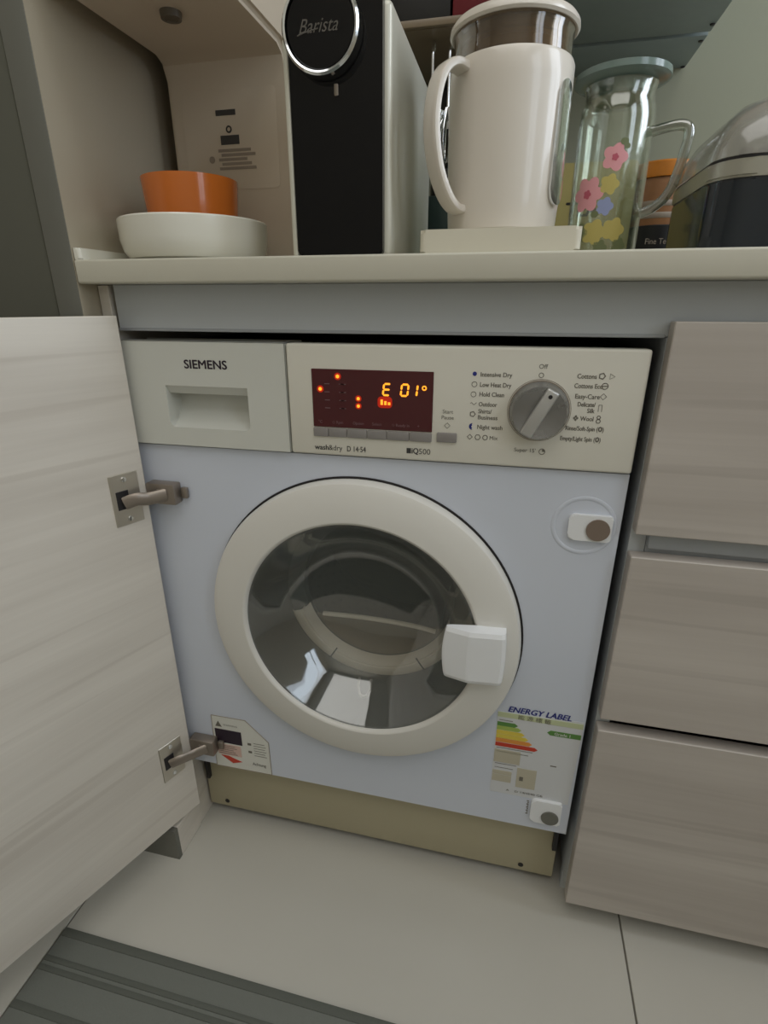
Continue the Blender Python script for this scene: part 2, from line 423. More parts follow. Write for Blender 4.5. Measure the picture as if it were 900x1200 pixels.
# detergent drawer front with grip recess
x0, x1, z0, z1, q0, q1, v0, v1 = 0, .2138, .6925, .818, .0563, .1640, .7160, .7668
b = bmesh.new()
def frame_face(bm, y):
    xs = [x0+.0025, q0, q1, x1]; zs = [z0, v0, v1, z1]
    g = [[bm.verts.new((x, y, z)) for z in zs] for x in xs]
    for i in range(3):
        for j in range(3):
            if not (i == 1 and j == 1): bm.faces.new((g[i][j], g[i+1][j], g[i+1][j+1], g[i][j+1]))
frame_face(b, PY)
bx(b, (x0+.0025, .0465, z0), (x1, .0475, z1))
for lo, hi in (((x0+.0025, PY, z1-.0005), (x1, .0185, z1)), ((x0+.0025, PY, z0), (x1, .0185, z0+.0005)), ((x1-.0005, PY, z0), (x1, .0185, z1))): bx(b, lo, hi)
lathe(b, [(.0025, 0), (.0025, z1-z0)], (x0+.0025, PY+.0025, z0), 6, a0=PI, a1=1.5*PI)
bx(b, (x0, PY+.0025, z0), (x0+.0005, .0185, z1))
dr = obj('detergent_drawer', b, 'greywhite', wm, label='detergent drawer front with a recessed grip')
b = bmesh.new()
prof = [(PY, v0), (PY+.002, v0+.0006), (PY+.008, v0+.002), (PY+.018, v0+.008), (PY+.025, v0+.018), (PY+.029, v0+.030), (PY+.030, v1), (PY, v1)]
for x in (q0, q1): b.faces.new([b.verts.new((x, y, z)) for y, z in prof])
A = [b.verts.new((q0, y, z)) for y, z in prof]; B = [b.verts.new((q1, y, z)) for y, z in prof]
for k in range(len(prof)-1): b.faces.new((A[k], A[k+1], B[k+1], B[k]))
for x, sgn in ((q0, 1), (q1, -1)):   # rounded lower corners
    t_ = bmesh.new(); R_ = .007
    pts = [(x, v0-.0001)]+[(x+sgn*R_*(1-math.cos(u*PI/12)), v0+R_*(1-math.sin(u*PI/12))) for u in range(7)]
    prism(t_, pts, PY+.0002, PY+.018); join(b, t_)
obj('grip_recess', b, 'greywhite', dr)
b = prismx(bmesh.new(), [(PY+.0002, v1+.0005), (PY+.0070, v1-.0100), (PY+.0085, v1-.0100), (PY+.0040, v1+.0005)], q0, q1)
obj('grip_lip', b, 'greywhite', dr)
b = text(bmesh.new(), 'SIEMENS', .0860, .7925, .0098, PY, bold=.045, width=.0550); obj('lettering', b, 'logo', dr, kind='stuff')
# display
scr = obj('display_window', box((.2448, PY-.0012, .7262), (.3832, PY+.003, .7915), .0006, 1), 'screen', wm, label='dark red display window with lit orange digits')
SY = PY-.0012
def seg(bm, segs, x, z, w, h, t, sl=.12):
    S7 = dict(a=((0, 1), (1, 1)), b=((1, 1), (1, .5)), c=((1, .5), (1, 0)), d=((0, 0), (1, 0)), e=((0, 0), (0, .5)), f=((0, .5), (0, 1)), g=((0, .5), (1, .5)))
    for s in segs:
        (ax, az), (bx_, bz) = S7[s]; P0 = Vector((x+ax*w+sl*az*h, z+az*h)); P1 = Vector((x+bx_*w+sl*bz*h, z+bz*h))
        d = (P1-P0).normalized(); nrm = Vector((-d.y, d.x)); P0 += d*t*.55; P1 -= d*t*.55
        quad(bm, [tuple(P0-d*t*.4), tuple(P0+nrm*t/2), tuple(P1+nrm*t/2), tuple(P1+d*t*.4), tuple(P1-nrm*t/2), tuple(P0-nrm*t/2)], SY-.0002, .0003)
b = bmesh.new()
pass
for sg, x in (('adefg', .3275), ('abcdef', .3475), ('bc', .3575)): b = bmesh.new(); seg(b, sg, x, .7652, .0074, .0122, .0021); obj('digit', b, 'led2', scr)
b = bmesh.new(); ringflat(b, .3735, .7742, .0014, .0027, SY-.0002); obj('degree_sign', b, 'led2', scr)
for k, h in enumerate((.0058, .0042, .0030)): obj('level_bar', rq(bmesh.new(), .3250+k*.0042, .7545, .3276+k*.0042, .7545+h, SY-.0003), 'led2', scr)
HALO = [(.2550, .7695, .0040), (.2758, .7838, .0040), (.2994, .7602, .0036), (.2994, .7520, .0036)]
for x, z, r in HALO:
    b = bmesh.new(); disc(b, x, z, r*.5, SY-.0004); obj('indicator_lamp', b, 'led2', scr)
b = bmesh.new()
for x, z, r in HALO: disc(b, x, z, r, SY)
prism(b, rrect(.3215, .7510, .3380, .7635, .004), SY-.0002, SY)
obj('lamp_halo', b, 'glow', scr, kind='stuff')
b = bmesh.new()
for s, x in (('°C', .2535), ('⊙ Rpm', .2745), ('Option', .2990), ('Select', .3205), ('◷ Ready in', .3480), ('+', .3680)):
    text(b, s, x, .7325, .0032, SY, align='CENTER')
for x in (.2600, .2770, .2790): 
    for k in range(4): rq(b, x, .748+k*.009, x+.006, .7488+k*.009, SY)
obj('screen_print', b, 'dimprint', scr, kind='stuff')
xs = [.2442, .2630, .2850, .3090, .3320, .3580, .3835]
for a, c in zip(xs, xs[1:]): obj('key', box((a+.0003, PY-.0022, .7150), (c-.0003, PY+.003, .7252), .0010), 'grey', cp)
obj('start_key', box((.3888, PY-.0028, .7160), (.4108, PY+.003, .7267), .0012), 'grey', cp)
# printed lettering on the panel
b = bmesh.new()
text(b, 'wash', .2448, .7020, .0062, PY, bold=.03, width=.0170); text(b, '&dry', .2622, .7020, .0062, PY, width=.0165)
text(b, 'D 14·54', .2845, .7018, .0064, PY, bold=.012, width=.0225)
rq(b, .3550, .7008, .3600, .7068, PY); text(b, 'iQ', .3610, .7040, .0064, PY, bold=.04, width=.0075); text(b, '500', .3692, .7038, .0064, PY, width=.0130)
obj('model_lettering', b, 'ink', cp, kind='stuff')
def hexi(bm, x, z, r, n=6, t=.0006):
    lathe(bm, [(r-t, PY), (r, PY), (r, PY-.0003), (r-t, PY-.0003)], (x, 0, z), n, 'Y', True)
b = bmesh.new()
text(b, 'Start', .3998, .7500, .0042, PY, align='CENTER'); text(b, 'Pause', .3998, .7436, .0042, PY, align='CENTER')
hexi(b, .3998, .7345, .0034, 4)
text(b, 'Off', .4945, .8000, .0046, PY, align='CENTER'); hexi(b, .4935, .7912, .0026, 16)
L = [('Intensive Dry', .7905, .0320), ('Low Heat Dry', .7800, .0320), ('Hold Clean', .7700, .0255), ('Outdoor', .7595, .0190), ('Shirts/', .7520, .0140), ('Business', .7455, .0205), ('Night wash', .7350, .0265)]
for s, z, wd in L: text(b, s, .4325, z, .0046, PY, bold=.03, width=wd)
text(b, 'Mix', .4460, .7235, .0042, PY, bold=.004)
hexi(b, .4265, .7800, .0030, 12); hexi(b, .4262, .7695, .0030, 12)
tube(b, [(.4235+.0013*k, PY-.0002, .7597+.0012*math.sin(k*1.6)) for k in range(6)], .0003, 5)
hexi(b, .4265, .7485, .0034, 5, .0011)
for x, q, nn in ((.4250, .0032, 4), (.4335, .0034, 6), (.4415, .0030, 12)): hexi(b, x, .7235, q, nn, .0009)
Rr = [('Cottons', .5285, .7915, .0185), ('Cottons Eco', .5270, .7820, .0270), ('Easy-Care', .5290, .7715, .0235), ('Delicate/', .5325, .7635, .0170), ('Silk', .5425, .7572, .0070), ('❖ Wool', .5295, .7490, .0200)]
Rr += [('Rinse/Soft-Spin (◎)', .5235, .7385, .0375), ('Empty/Light Spin (◎)', .5195, .7275, .0400)]
for s, x, z, wd in Rr: text(b, s, x, z, .0046, PY, bold=.03, width=wd)
hexi(b, .5520, .7920, .0036, 5, .0012); hexi(b, .5610, .7918, .0034, 3); hexi(b, .5560, .7822, .0034, 16, .0008); rq(b, .5535, .7818, .5585, .7827, PY)
hexi(b, .5560, .7718, .0034, 4); rq(b, .5528, .7565, .5532, .7635, PY); rq(b, .5560, .7565, .5564, .7635, PY); rq(b, .5528, .7632, .5564, .7636, PY)
hexi(b, .5545, .7506, .0022, 6, .0009); hexi(b, .5545, .7468, .0026, 6, .0009)
text(b, "Super 15'", .4960, .7122, .0042, PY, align='RIGHT', bold=.004); hexi(b, .5025, .7115, .0034, 16, .0007)
quad(b, [(.5025, .7115), (.5057, .7115), (.5048, .7138), (.5025, .7147)], PY)
obj('program_lettering', b, 'ink2', cp, kind='stuff')
b = bmesh.new(); disc(b, .4262, .7908, .0022, PY)
lathe(b, [(.0030, PY), (.0036, PY), (.0036, PY-.0003), (.0030, PY-.0003)], (.4270, 0, .7350), 12, 'Y', True, a0=PI/2, a1=1.5*PI)
lathe(b, [(.0012, PY), (.0034, PY), (.0034, PY-.0003), (.0012, PY-.0003)], (.4272, 0, .7350), 12, 'Y', True, a0=PI*.6, a1=1.4*PI)
obj('symbols', b, 'violet', cp, kind='stuff')
# dial
DX, DZ = .4946, .7551
b = bmesh.new(); ringflat(b, DX, DZ, .0318, .0323, PY, 48); ringflat(b, DX, DZ, .0300, .0310, PY, 48)
obj('dial_scale', b, 'ghost', cp, kind='stuff')
b = lathe(bmesh.new(), [(.0300, PY), (.0300, PY-.004), (.0288, PY-.0055), (.0282, PY-.013), (.0265, PY-.0165), (.010, PY-.0120), (0, PY-.0115)], (DX, 0, DZ), 56, 'Y')
dl = obj('program_dial', b, 'dial', wm, label='round silver programme dial')
mt = Matrix.Translation((DX, 0, DZ)) @ Matrix.Rotation(math.radians(27), 4, 'Y')
b = bmesh.new(); bx(b, (-.0068, PY-.0195, -.0262), (.0068, PY-.010, .0262), .0022, 3, mt)
gr = obj('grip_bar', b, 'dial2', dl)
t_ = bmesh.new(); disc(t_, 0, .0195, .0021, PY-.0194, .0005); t_.transform(mt); obj('pointer_dot', t_, 'dark', dl)
# lower magnets / catch caps
for (a, c, d, e, dx, dz, rr, mm) in ((.5398, .6118, .5858, .6425, .5712, .6262, .0126, 'mag'), (.5420, .1700, .5835, .2110, .5690, .1835, .0118, 'mag2')):
    cap = obj('catch_plate', prism(bmesh.new(), rrect(a, c, d, e, [.003, .007, .007, .003]), -.0052, 0, .0012), 'handle', wm, label='white plastic plate with a round magnet')
    obj('magnet', disc(bmesh.new(), dx, dz, rr, -.0050, .0022, 28), mm, cap)
b = lathe(bmesh.new(), [(.0300, .0001), (.0312, -.0008), (.0330, -.0010), (.0345, -.0006), (.0350, .0001)], (.5565, 0, .6280), 64, 'Y'); obj('embossed_ring', b, 'white', body)
b = bmesh.new()
for k in range(9): rq(b, .5362+.0012*(k % 2), .1775+k*.0030, .5392, .1790+k*.0030, 0)
obj('stamp', b, 'ink2', body, kind='stuff')
# energy label sticker
en = obj('energy_sticker', quad(bmesh.new(), [(.4838, .2085), (.5905, .2085), (.5935, .3555), (.4845, .3520)], 0, .0003), 'filmpaper', wm, label='pale energy rating sticker with coloured bars')
EY = -.0003
b = text(bmesh.new(), 'ENERGY LABEL', .4975, .3590, .0088, EY, bold=.04, shear=.25, width=.0800); obj('heading', b, 'violet', en, kind='stuff')
b = text(bmesh.new(), '能 源 標 籤', .5110, .3478, .0058, EY-.0004, width=.0420); obj('subheading', b, 'ink2', en, kind='stuff')
b = rq(bmesh.new(), .4845, .3440, .5932, .3520, EY); obj('heading_band', b, 'palegreen', en)
x = .4850
for mm, z, x2 in (('green', .3290, .5080), ('lgreen', .3222, .5130), ('yel', .3150, .5180), ('yel', .3080, .5235), ('orng', .3010, .5290), ('red', .2935, .5370)):
    b = quad(bmesh.new(), [(x, z), (x2, z), (x2+.004, z+.0032), (x2, z+.0064), (x, z+.0064)], EY); obj('grade_bar', b, mm, en)
b = quad(bmesh.new(), [(.5500, .3300), (.5540, .3340), (.5925, .3340), (.5925, .3262), (.5540, .3262)], EY); ga = obj('grade_arrow', b, 'green', en)
b = text(bmesh.new(), 'Grade 1', .5590, .3302, .0045, EY-.0004, bold=.02); obj('grade_lettering', b, 'paper', en)
b = bmesh.new()
for lo in ((.4850, .2650, .5200, .2880), (.4850, .2300, .5110, .2420), (.5180, .2250, .5440, .2600), (.4850, .2430, .5110, .2500)): rq(b, *lo, EY)
obj('beige_fields', b, 'beige', en, kind='stuff')
b = bmesh.new()
for z, xa, xb in ((.2905, .4870, .5350), (.2840, .4870, .5300), (.2620, .4870, .5160), (.2550, .4870, .5120), (.3385, .4870, .5050)): rq(b, xa, z, xb, z+.0006, EY)
text(b, 'A    D 14H540 GB', .5060, .2160, .0035, EY, bold=.02, width=.05); rq(b, .560, .2730, .568, .2745, EY)
rq(b, .5220, .2380, .5270, .2450, EY-.0005)
obj('fine_print', b, 'ink2', en, kind='stuff')
# warning sticker left
sl = obj('warning_sticker', quad(bmesh.new(), [(.0478, .2555), (.0460, .1515), (.1430, .1530), (.1425, .2195), (.1060, .2560)], 0, .0008), 'paper', wm, label='white warning sticker with a cut corner')
WY = -.0008
obj('dark_field', rq(bmesh.new(), .0510, .2030, .0965, .2300, WY), 'logo', sl)
b = quad(bmesh.new(), [(.0560, .1760), (.0760, .1620), (.0930, .1680), (.0800, .1720), (.0700, .1760)], WY); obj('red_mark', b, 'red', sl)
obj('pink_field', rq(bmesh.new(), .0520, .1780, .0930, .2000, WY), 'pinkp', sl)
b = bmesh.new(); quad(b, [(.0530, .2350), (.0640, .2350), (.0585, .2460)], WY); text(b, 'WARNING', .0670, .2400, .0035, WY)
for k in range(5): rq(b, .0540, .1808+k*.0040, .0860-.003*(k % 3), .1813+k*.0040, WY-.0005)
for x, z in ((.1060, .2090), (.1060, .1930)): rq(b, x, z-.002, x+.0060, z+.0022, WY)
text(b, 'Achtung', .1110, .1695, .0060, WY, bold=.02, width=.0230)
for k in range(6): rq(b, .1160, .1870+k*.0050, .1370-.002*(k % 2), .1876+k*.0050, WY)
obj('fine_print', b, 'ink2', sl, kind='stuff')
b = bmesh.new()
for (ax, az), (cx_, cz_) in (((.0478, .2555), (.1060, .2560)), ((.1060, .2560), (.1425, .2195)), ((.1425, .2195), (.1430, .1530)), ((.1430, .1530), (.0460, .1515)), ((.0460, .1515), (.0478, .2555))):
    tube(b, [(ax, -.0009, az), (cx_, -.0009, cz_)], .0005, 5)
obj('sticker_edge', b, 'ghost', sl, kind='stuff')
# door
b = lathe(bmesh.new(), [(.2085, .0), (.2085, -.010), (.2060, -.0155), (.2000, -.0185), (.1700, -.0225), (.1600, -.0232)], (CX, 0, CZ), 128, 'Y')
dor = obj('door_ring', b, 'ring', wm, label='round cream door frame')
b = lathe(bmesh.new(), [(.1600, -.0232), (.1583, -.0228), (.1562, -.0205), (.1555, -.0170), (.1600, -.0165)], (CX, 0, CZ), 128, 'Y')
obj('inner_bezel', b, 'ring', dor)
b = ringflat(bmesh.new(), CX, CZ, .2080, .2112, 0, 128, .0012); obj('door_seam', b, 'dark', dor)
b = lathe(bmesh.new(), [(.1560, -.0165), (.1420, .0045), (.1280, .0250), (.1120, .0440), (.0900, .0590), (.0550, .0700), (0, .0740),
                        (0, .0705), (.0545, .0665), (.0885, .0558), (.1100, .0410), (.1255, .0225), (.1395, .0020), (.1525, -.0165)], (CX, 0, CZ), 96, 'Y', True)
obj('glass_bowl', b, 'bowlglass', dor, label='clear domed door glass')
b = bmesh.new(); gx, gz = .2900, .3270
tube(b, [(gx-.009, .039, gz+.012), (gx-.0098, .034, gz), (gx-.006, .028, gz-.009), (gx, .026, gz-.011), (gx+.006, .028, gz-.009), (gx+.0098, .034, gz), (gx+.009, .039, gz+.012)], .0022, 8)
obj('u_reflection', b, 'grey', dor)  # grey loop in place of a U-shaped reflection in the glass
# gasket + drum
b = lathe(bmesh.new(), [(.1790, .0215), (.1750, .016), (.1600, -.012), (.1585, -.012), (.1570, .010), (.1540, .040), (.1420, .074), (.1375, .082)], (CX, 0, CZ), 96, 'Y')
gk = obj('door_gasket', b, 'gasket', wm)
b = lathe(bmesh.new(), [(.1375, .082), (.1340, .084), (.1240, .088), (.1160, .094), (.1140, .104), (.118, .112), (.136, .112), (.1375, .082)], (CX, 0, CZ), 96, 'Y')
obj('gasket_lip', b, 'gasket', gk)
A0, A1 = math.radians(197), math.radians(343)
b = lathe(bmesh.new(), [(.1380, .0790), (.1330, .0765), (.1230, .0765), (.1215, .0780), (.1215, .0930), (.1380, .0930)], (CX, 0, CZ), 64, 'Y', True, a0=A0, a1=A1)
ls = obj('lit_lip', b, 'litpale', gk, label='lower arc of the gasket lip at the foot of the door opening, coloured pale as if lit')  # lit lower part of the lip, its brightness set by a pale colour
b = lathe(bmesh.new(), [(.1213, .0765), (.1213, .0960), (.1150, .0990), (.1140, .0970), (.1190, .0765)], (CX, 0, CZ), 64, 'Y', True, a0=A0, a1=A1); obj('lit_strip', b, 'litpale', ls)  # pale strip paints the bright lit inner edge
for a in (238, 304):
    t_ = math.radians(a); p0 = Vector((CX+.1375*math.cos(t_), .0765, CZ+.1375*math.sin(t_))); p1 = Vector((CX+.1150*math.cos(t_), .0765, CZ+.1150*math.sin(t_)))
    obj('notch', tube(bmesh.new(), [p0, p1], .0012, 6), 'dark', ls)
b = lathe(bmesh.new(), [(.118, .113), (.150, .120), (.205, .125), (.214, .135), (.214, .420), (.150, .440), (.05, .432), (0, .430)], (CX, 0, CZ), 96, 'Y')
dm = obj('drum', b, 'drum', wm)
for k in range(3):
    a = math.radians(30+120*k); b = bmesh.new()
    prism(b, [(-.030, -.008), (-.012, .030), (0, .038), (.012, .030), (.030, -.008)], .140, .415, .004)
    b.transform(Matrix.Translation((CX, 0, CZ)) @ Matrix.Rotation(-a, 4, 'Y') @ Matrix.Translation((0, 0, -.206)))
    obj('drum_paddle', b, 'drum', dm)
b = bmesh.new()
for i in range(11):
    for k in range(60):
        a = 2*PI*(k+.5*(i % 2))/60
        if math.sin(a) > .35: continue
        c = Vector((CX+.2134*math.cos(a), .150+.025*i, CZ+.2134*math.sin(a))); nrm = Vector((-math.cos(a), 0, -math.sin(a)))
        s = nrm.cross(Vector((0, 1, 0))).normalized(); vs = [b.verts.new(c+.0028*(math.cos(q)*s+math.sin(q)*Vector((0, 1, 0)))+nrm*.0003) for q in (j*PI/3 for j in range(6))]
        b.faces.new(vs)
obj('drum_holes', b, 'dark', dm, kind='stuff')
b = bmesh.new(); n_ = 20; pts = []
a0_ = math.asin((.401-CZ)/.1150)
for k in range(n_+1):
    t_ = (PI-a0_)+((2*PI+a0_)-(PI-a0_))*k/n_; pts.append((CX+.1150*math.cos(t_), CZ+.1150*math.sin(t_)))
prism(b, pts, .1005, .1035); obj('tone_plate', b, 'shelf', dm, label='added brownish plate for the lighter zone at the foot of the drum opening')  # added plate, its brown stands for the lighter lens seen in the drum
b = bmesh.new(); tube(b, bez([(pts[0][0]+.012, .0995, .403), (CX-.02, .0990, .405), (CX+.05, .0990, .402), (pts[-1][0]-.012, .0995, .396)], 6), .0038, 8); obj('lit_edge', b, 'litpale', dm)  # pale tube paints the lit line along the plate's upper edge
# handle
def handle_bm():
    bm = bmesh.new(); nz, cols_ = 12, []
    rows = []
    hx = [(.4128, -.0305), (.4132, -.0335), (.4160, -.0350), (.4410, -.0412), (.4440, -.0414), (.4790, -.0385), (.4828, -.0365), (.4838, -.0320), (.4835, -.0205)]
    for j in range(nz+1):
        v = j/nz; z = .4205+(.4960-.4205)*v; bulge = 1-(2*v-1)**2; e = .0022 if j in (0, nz) else 0
        row = [bm.verts.new((x-(.0045*bulge*(1-(x-.4125)/.07))+(.0018*bulge*((x-.4125)/.07)), y+e, z+(.0010*math.copysign(1, .5-v) if e else 0))) for x, y in hx]
        row.append(bm.verts.new((.4500, -.0230, z))); row.append(bm.verts.new((.4180, -.0280, z)))
        rows.append(row)
    for A, B in zip(rows, rows[1:]):
        for k in range(len(A)): bm.faces.new((A[k], A[(k+1) % len(A)], B[(k+1) % len(A)], B[k]))
    bm.faces.new(rows[0]); bm.faces.new(rows[-1][::-1]); return bm
obj('door_handle', handle_bm(), 'handle', dor, label='white door handle', angle=8)
# ================================================================== furniture door on the washer
ang = math.atan2(-.928, -.373)
DO = (.0096, -.0243)
cdr = thing('cabinet_door', 'pale wood grain cabinet door standing open at the left of the washing machine', 'cabinet door', (DO[0], DO[1], .0735), ang)
Z0 = .0735
obj('panel', bx(bmesh.new(), (-.0090, -.018, 0), (.596, 0, .8455-Z0), .0008, 1), WOOD, cdr, local=True)
for zc, side in ((.6285, 0), (.2000, 1)):
    z = zc-Z0; s0 = .0008 if side == 0 else .0060
    b = bmesh.new(); bx(b, (s0, 0, z-.0335), (s0+.0375, .0016, z+.0335), .0006, 1)
    hp = obj('hinge_plate', b, 'steel', cdr, local=True)
    for q in (-.026, .026):
        b = bmesh.new(); t_ = lathe(bmesh.new(), [(0, .0032), (.0030, .0030), (.0034, .0016)], (0, 0, 0), 14, 'Y'); t_.transform(Matrix.Translation((s0+.019, 0, z+q))); join(b, t_)
        obj('screw', b, 'chrome', hp, local=True)
    b = bmesh.new(); bx(b, (s0+.016, .0012, z-.012), (s0+.032, .0024, z+.012), .0003, 1); obj('cup_recess', b, 'dark', hp, local=True)
    # arm in world space from the plate to the bracket on the washer front
    Mw = W[cdr]
    pA = Mw @ Vector((s0+.024, .003, z-.004)); pB = Mw @ Vector((s0+.012, .012, z)); pC = Vector((.0260, -.0300, zc-.002)); pD = Vector((.0420, -.0160, zc))
    b = bmesh.new(); tube(b, bez([pA, pB, pC, pD], 6), 0, 12, flat=(.0035, .0085))
    obj('hinge_arm', b, 'brownsteel', hp)
    b = bmesh.new(); bx(b, (.0130, -.0175, zc-.0140), (.0540, -.0006, zc+.0140), .002, 2); bx(b, (.0560, -.0070, zc-.0075), (.0650, -.0004, zc+.0075), .002, 2)
    bx(b, (.0300, -.0205, zc-.0075), (.0380, -.017, zc+.0075), .001)
    obj('hinge_bracket', b, 'brownsteel', hp)
# ================================================================== drawer cabinet right
dc = thing('drawer_cabinet', 'cabinet of three pale wood grain drawers right of the washing machine', 'drawer cabinet', (1.25, .27, 0))
b = bmesh.new(); bx(b, (.6062, .0005, .04), (.6230, .545, .829)); bx(b, (1.61, .0005, .04), (1.63, .545, .829)); bx(b, (.6235, .50, .04), (1.61, .51, .829)); bx(b, (.6235, .03, .04), (1.61, .499, .05))
obj('carcass', b, 'apron', dc)
for a, c in ((.6305, .8440), (.3815, .6040), (.0385, .3635)):
    obj('drawer_front', box((.6065, -.0190, a), (1.63, -.0005, c), .0009, 1), WOOD2, dc)
b = bmesh.new(); bx(b, (.6235, -.0080, .6100), (1.61, -.0005, .6290), .003, 2); bx(b, (.6235, -.0004, .6000), (1.61, .014, .6330), .0005, 1)
obj('grip_rail', b, 'golametal', dc, label='blue grey metal grip rail')
b = bmesh.new(); bx(b, (.6235, .010, .3560), (1.61, .022, .3900), .001, 1); obj('grip_rail', b, 'dark', dc)
obj('toe_kick', box((.6062, .030, 0), (1.63, .042, .0395)), 'apron', dc)
# ================================================================== floor mat
mt_ = thing('floor_mat', 'dark grey striped mat lying on the floor in front of the washing machine', 'mat', (.3, -.42, 0))
obj('mat_base', box((-.106, -.66, 0), (.80, -.1985, .0045), .0018), 'mat', mt_)
for y, wd in ((-.2045, .0055), (-.2380, .0035), (-.2490, .0035), (-.2920, .0045), (-.345, .004), (-.40, .004), (-.455, .004), (-.51, .004), (-.565, .004), (-.62, .004)):
    obj('mat_stripe', box((-.1055, y-wd, .0030), (.7995, y+wd, .0058), .0010), 'matrib', mt_)

# ================================================================== things on the worktop
TOP = .904
# sealing strip along the tall cabinet
b = prismz(bmesh.new(), rrect(-.0192, -.0280, -.0110, .540, [.001, .001, .001, .004]), TOP, TOP+.0120, .0015)
t = obj('sealing_strip', b, 'porcelain', origin=(-.015, .25, TOP)); t['label'] = 'thin white strip on the worktop along the tall dark cabinet'; t['category'] = 'strip'
# white bowl
bc = (.0800, .0620, TOP+.0002)
b = lathe(bmesh.new(), [(0, 0), (.066, 0), (.076, .003), (.0815, .010), (.0845, .022), (.0850, .0425), (.0838, .0440), (.0822, .042), (.0815, .024), (.078, .012), (.072, .0065), (0, .0055)], (0, 0, 0), 72)
b.transform(Matrix.Translation(bc)); t = obj('bowl', b, 'porcelain', origin=bc); t['label'] = 'shallow white porcelain bowl holding an orange cup'; t['category'] = 'bowl'
cc = (.0770, .0680, TOP+.0060)
b = lathe(bmesh.new(), [(0, 0), (.046, 0), (.0485, .003), (.0545, .080), (.0545, .0825), (.0530, .0827), (.0525, .080), (.046, .005), (0, .004)], (0, 0, 0), 64)
b.transform(Matrix.Translation(cc)); t = obj('cup', b, 'orange', origin=cc); t['label'] = 'glossy orange cup standing inside the white bowl'; t['category'] = 'cup'
# dispenser
dp = thing('water_dispenser', 'beige water dispenser with an overhanging head behind the orange cup', 'dispenser', (.085, .26, TOP))
HZ = 1.1430
b = prismx(bmesh.new(), [(.168, TOP), (.165, TOP+.004), (.165, HZ-.020), (.159, HZ-.006), (.145, HZ), (-.012, HZ), (-.020, HZ+.006), (-.020, 1.36), (-.010, 1.37), (.39, 1.37), (.40, 1.36), (.40, TOP)], .0, .170)
bmesh.ops.bevel(b, geom=[e for e in b.edges if abs(e.verts[0].co.x-e.verts[1].co.x) < 1e-6], offset=.006, segments=3, affect='EDGES')
bd = obj('body', b, 'disp', dp)
b = lathe(bmesh.new(), [(0, -.005), (.0070, -.005), (.0075, -.006), (.0105, -.006), (.0115, .002), (0, .002)], (.0840, .0560, HZ), 24); obj('nozzle', b, 'nozzle', dp)
b = prism(bmesh.new(), rrect(.0200, 1.000, .150, 1.110, .006), .1647, .1651); fp = obj('front_plate', b, 'disp', dp)
b = bmesh.new(); FY = .1647
rq(b, .0670, 1.0925, .0945, 1.0985, FY); ringflat(b, .0835, 1.0775, .0022, .0042, FY, 16); rq(b, .0710, 1.0610, .0970, 1.0710, FY)
b.transform(Matrix.Translation((0, 0, -.010))); obj('dark_marking', b, 'ink', fp, kind='stuff')
b = bmesh.new()
for k in range(5): rq(b, .0660+.004*(k % 2), 1.0230+k*.0050, .1180-.006*(k % 3), 1.0262+k*.0050, FY)
disc(b, .0560, 1.0350, .0040, FY)
obj('faint_print', b, 'ghost', fp, kind='stuff')
# coffee machine
cm = thing('coffee_machine', 'slim black fronted coffee machine with silver side and round chrome badge', 'coffee machine', (.282, .12, TOP))
b = box((.2330, .006, TOP), (.3325, .252, 1.1130), .006, 3); obj('housing', b, 'silver', cm)
b = prism(bmesh.new(), rrect(.2352, TOP+.002, .3260, 1.116, .004), -.002, .0070, .002); obj('front_face', b, 'black', cm)
b = bmesh.new(); bx(b, (.2290, -.0015, TOP+.001), (.2347, .030, 1.088), .0020, 3); obj('edge_trim', b, 'silver', cm)
b = lathe(bmesh.new(), [(0, -.0155), (.0310, -.0155), (.0320, -.0145), (.0325, -.004), (0, -.004)], (.2718, 0, 1.0890), 64, 'Y'); bg = obj('badge', b, 'black', cm)
b = lathe(bmesh.new(), [(.0322, -.0135), (.0328, -.0172), (.0345, -.0180), (.0362, -.0160), (.0365, -.003), (.0322, -.003)], (.2718, 0, 1.0890), 72, 'Y', True); obj('chrome_ring', b, 'chrome', bg)
b = bmesh.new(); text(b, 'Barista', .2520, 1.0895, .0105, -.0155, shear=.4, width=.0370, mtx=None)
tube(b, bez([(.2500, -.0157, 1.0830), (.2580, -.0157, 1.0850), (.2700, -.0157, 1.0870)], 6), .0005, 5)
obj('script_lettering', b, 'badgeink', bg, kind='stuff')
b = box((.2795, -.004, 1.0405), (.2835, -.0018, 1.0500), .001); obj('spout_mark', b, 'ghost', cm)
# kettle base (own part of kettle)
kt = thing('kettle', 'white electric kettle with handle and clear glass collar on a white base', 'kettle', (.438, .075, TOP))
b = prismz(bmesh.new(), rrect(.3640, -.0050, .5165, .150, .006), TOP, TOP+.0225, .003); obj('power_base', b, 'kcream', kt)
K = (.4385, .0740, 0)
b = lathe(bmesh.new(), [(0, TOP+.0230), (.0530, TOP+.0230), (.0560, TOP+.026), (.0580, TOP+.060), (.0600, TOP+.150), (.0600, TOP+.166), (.0585, TOP+.1695), (.0545, TOP+.1700)], K, 96); kb = obj('body', b, 'kwhite', kt)
b = lathe(bmesh.new(), [(.0550, TOP+.165), (.0565, TOP+.172), (.0560, TOP+.186), (.0572, TOP+.1925), (.0552, TOP+.1925), (.0540, TOP+.186), (.0540, TOP+.165)], K, 96, closed=True); obj('glass_collar', b, 'collar', kt, label='clear glass collar')
b = lathe(bmesh.new(), [(0, TOP+.1945), (.0575, TOP+.1945), (.0592, TOP+.1940), (.0612, TOP+.1960), (.0608, TOP+.1995), (.0580, TOP+.2030), (.030, TOP+.2085), (0, TOP+.2090)], K, 96)
ld = obj('lid', b, 'kwhite', kt)
